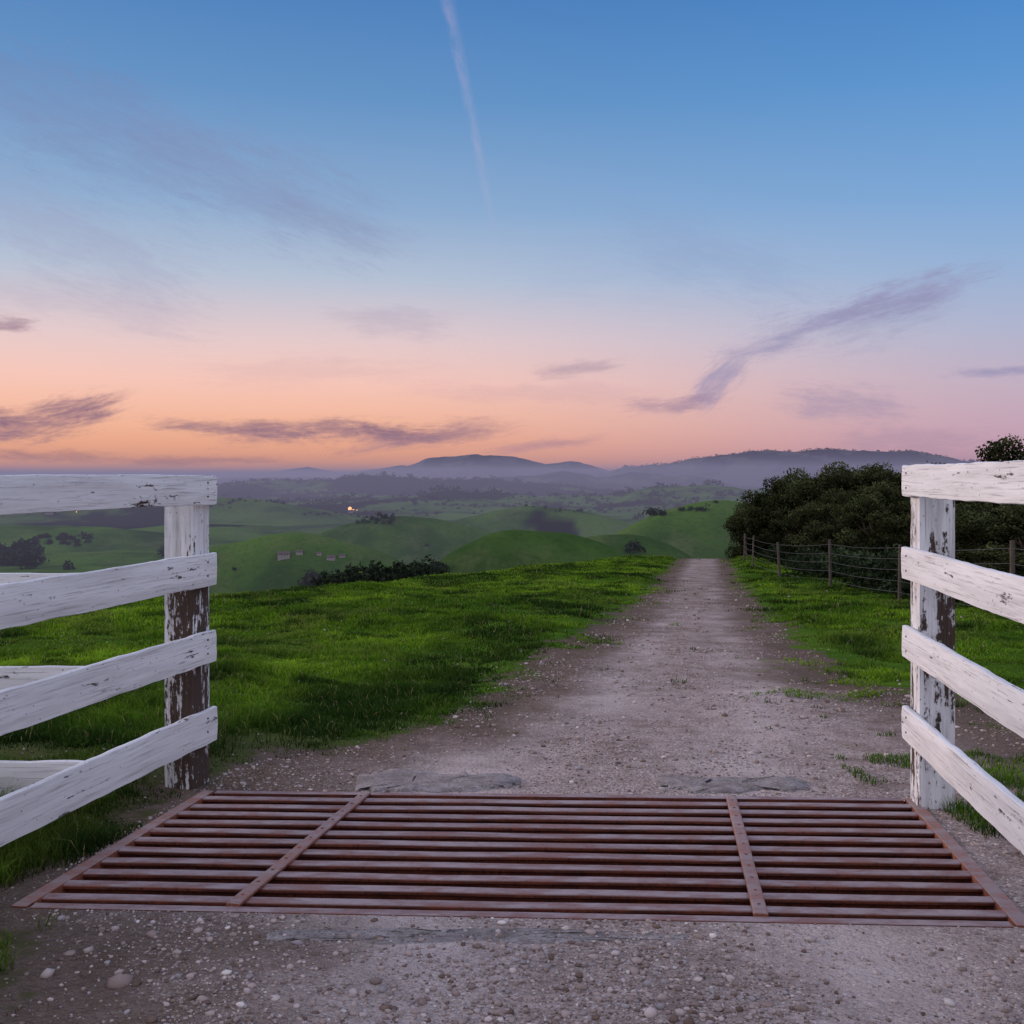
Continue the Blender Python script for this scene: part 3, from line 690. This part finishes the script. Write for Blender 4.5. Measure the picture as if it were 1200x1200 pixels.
cloudmesh('clouds',[(-90,503,50,500,13,1,A_),(20,500,140,472,13,.95,A_),(-60,376,45,378,7,.75,(150,120,140)),(-40,532,140,537,5,.7,(175,115,105)),(170,497,330,502,6,.8,A_),(240,508,560,507,9,.95,A_),(400,526,600,498,8,.75,(155,115,135)),(110,538,350,541,4,.7,(185,118,105)),(630,436,725,426,7,.5,(155,135,160)),(560,532,700,514,5,.55,(170,125,148)),
 (725,480,840,468,7,.7,(155,130,158)),(815,470,865,425,12,.75,B_),(840,418,950,395,10,.6,B_),(895,395,1155,325,14,.8,B_),(970,392,1110,350,20,.5,W_),(920,466,1060,480,14,.6,(160,145,175)),(1110,436,1260,436,4,.7,B_),(390,372,530,380,14,.35,(168,158,182)),
 (150,150,440,275,34,.40,(132,138,176)),(-60,70,230,200,48,.40,(122,134,176)),(300,230,480,290,18,.3,(138,148,185)),(720,262,950,340,26,.34,(140,160,200)),(-40,230,220,330,34,.34,(155,155,188)),(960,520,1160,510,9,.4,(165,140,165)),(600,330,900,300,30,.15,(150,165,205)),(-40,330,250,380,22,.25,(170,160,185)),(220,440,520,430,12,.22,(195,160,170)),(480,455,760,462,9,.25,(185,150,170))])
mct,t=newmat('contrail_mat');cu_=t.attr('cuv').outputs['Vector'];se=t.node('ShaderNodeSeparateXYZ');t.l.new(cu_,se.inputs[0])
nn=t.noise(t.vmul(cu_,(9,.8,1)),1,4,.65)
k_=t.m('MULTIPLY',t.mr(t.m('ABSOLUTE',t.m('ADD',se.outputs[1],t.m('MULTIPLY',t.m('SUBTRACT',nn,.5),.6))),0.,.9,1.,0.),t.mr(se.outputs[0],.7,1.,1.,0.))
k_=t.m('MULTIPLY',k_,t.mr(nn,.3,.7,.06,.26))
tr=t.node('ShaderNodeBsdfTransparent');em=t.node('ShaderNodeEmission');em.inputs[0].default_value=lin((195,180,205))
out(t,t.mixsh(k_,tr.outputs[0],em.outputs[0]))
V=[];UV=[];F=[]
for i in range(31):
    f=i/30;px=514+70*f**.9;py=-40+340*f;hw=14*(1-f)+6*f;D=35000
    for c in(-1,1):
        V.append(((px+c*hw-600)/1200*D,D,CAMH+(HZ-py)/1200*D));UV.append((f,c,0))
    if i: F.append((2*i-2,2*i-1,2*i+1,2*i))
me=fast('contrail',V,F,[mct]);vvec(me,'cuv',UV);obj('contrail',me)
# ================================================================ WORLD SKY
w=bpy.data.worlds.new('World');sc.world=w;w.use_nodes=True;w.node_tree.nodes.clear();t=NT(w.node_tree)
tc=t.node('ShaderNodeTexCoord');sp=t.node('ShaderNodeSeparateXYZ');t.l.new(tc.outputs['Generated'],sp.inputs[0])
dx,dy,dz=sp.outputs[0],sp.outputs[1],sp.outputs[2]
def st(l): return [(p,lin(c)) for p,c in l]
Lr=t.ramp(dz,st([(0,(255,160,98)),(.014,(255,168,112)),(.0475,(255,188,152)),(.089,(250,200,186)),(.13,(228,202,204)),(.186,(180,192,212)),(.248,(140,170,206)),(.343,(98,145,196)),(.43,(74,125,186)),(.7,(70,110,175))]))
Rr=t.ramp(dz,st([(0,(216,160,176)),(.03,(206,166,186)),(.08,(194,176,196)),(.13,(172,180,208)),(.186,(146,175,213)),(.248,(120,164,213)),(.343,(88,146,206)),(.43,(66,126,194)),(.7,(60,105,180))]))
u=t.m('DIVIDE',dx,t.m('MAXIMUM',dy,.05))
sky=t.mix(t.mr(u,-.2,.6),Lr,Rr)
sky=t.mix(t.mr(dy,.45,-.2),sky,(.64,.62,.74,1))
sky=t.mix(t.mr(dz,.46,.85,0,.8),sky,(.50,.53,.70,1))
boost=t.m('ADD',t.mr(dy,.3,-.4,1.,1.2),t.m('MULTIPLY',t.mr(dz,.46,.8),.25))  # unseen sky behind and overhead brightened as added fill light
bg=t.node('ShaderNodeBackground');t.l.new(sky,bg.inputs[0]);t.l.new(boost,bg.inputs[1])
SE,SA=math.radians(13),math.radians(-65)
ns=t.node('ShaderNodeTexSky',sky_type='NISHITA');ns.sun_disc=False;ns.sun_elevation=math.radians(2);ns.sun_rotation=SA
bg2=t.node('ShaderNodeBackground');t.l.new(ns.outputs[0],bg2.inputs[0]);bg2.inputs[1].default_value=.01
ad=t.node('ShaderNodeAddShader');t.l.new(bg.outputs[0],ad.inputs[0]);t.l.new(bg2.outputs[0],ad.inputs[1])
wo=t.node('ShaderNodeOutputWorld');t.l.new(ad.outputs[0],wo.inputs[0])
# ================================================================ SUN (afterglow)
sl=bpy.data.lights.new('sun','SUN');sl.energy=2.2;sl.angle=math.radians(16);sl.color=(1,.80,.71)
so=bpy.data.objects.new('sun',sl);sc.collection.objects.link(so)
sv=Vector((math.sin(SA)*math.cos(SE),math.cos(SA)*math.cos(SE),math.sin(SE)));so.rotation_euler=sv.to_track_quat('Z','Y').to_euler()
# ================================================================ CAMERA
cd=bpy.data.cameras.new('camera');cd.sensor_width=36;cd.lens=36;cd.shift_y=-(600-HZ)/1200;cd.clip_end=80000;cd.clip_start=.05
cam=bpy.data.objects.new('camera',cd);sc.collection.objects.link(cam);cam.location=(0,0,CAMH);cam.rotation_euler=(math.radians(90),0,0);sc.camera=cam
sc.view_settings.view_transform='Standard';sc.view_settings.look='None';sc.view_settings.exposure=0
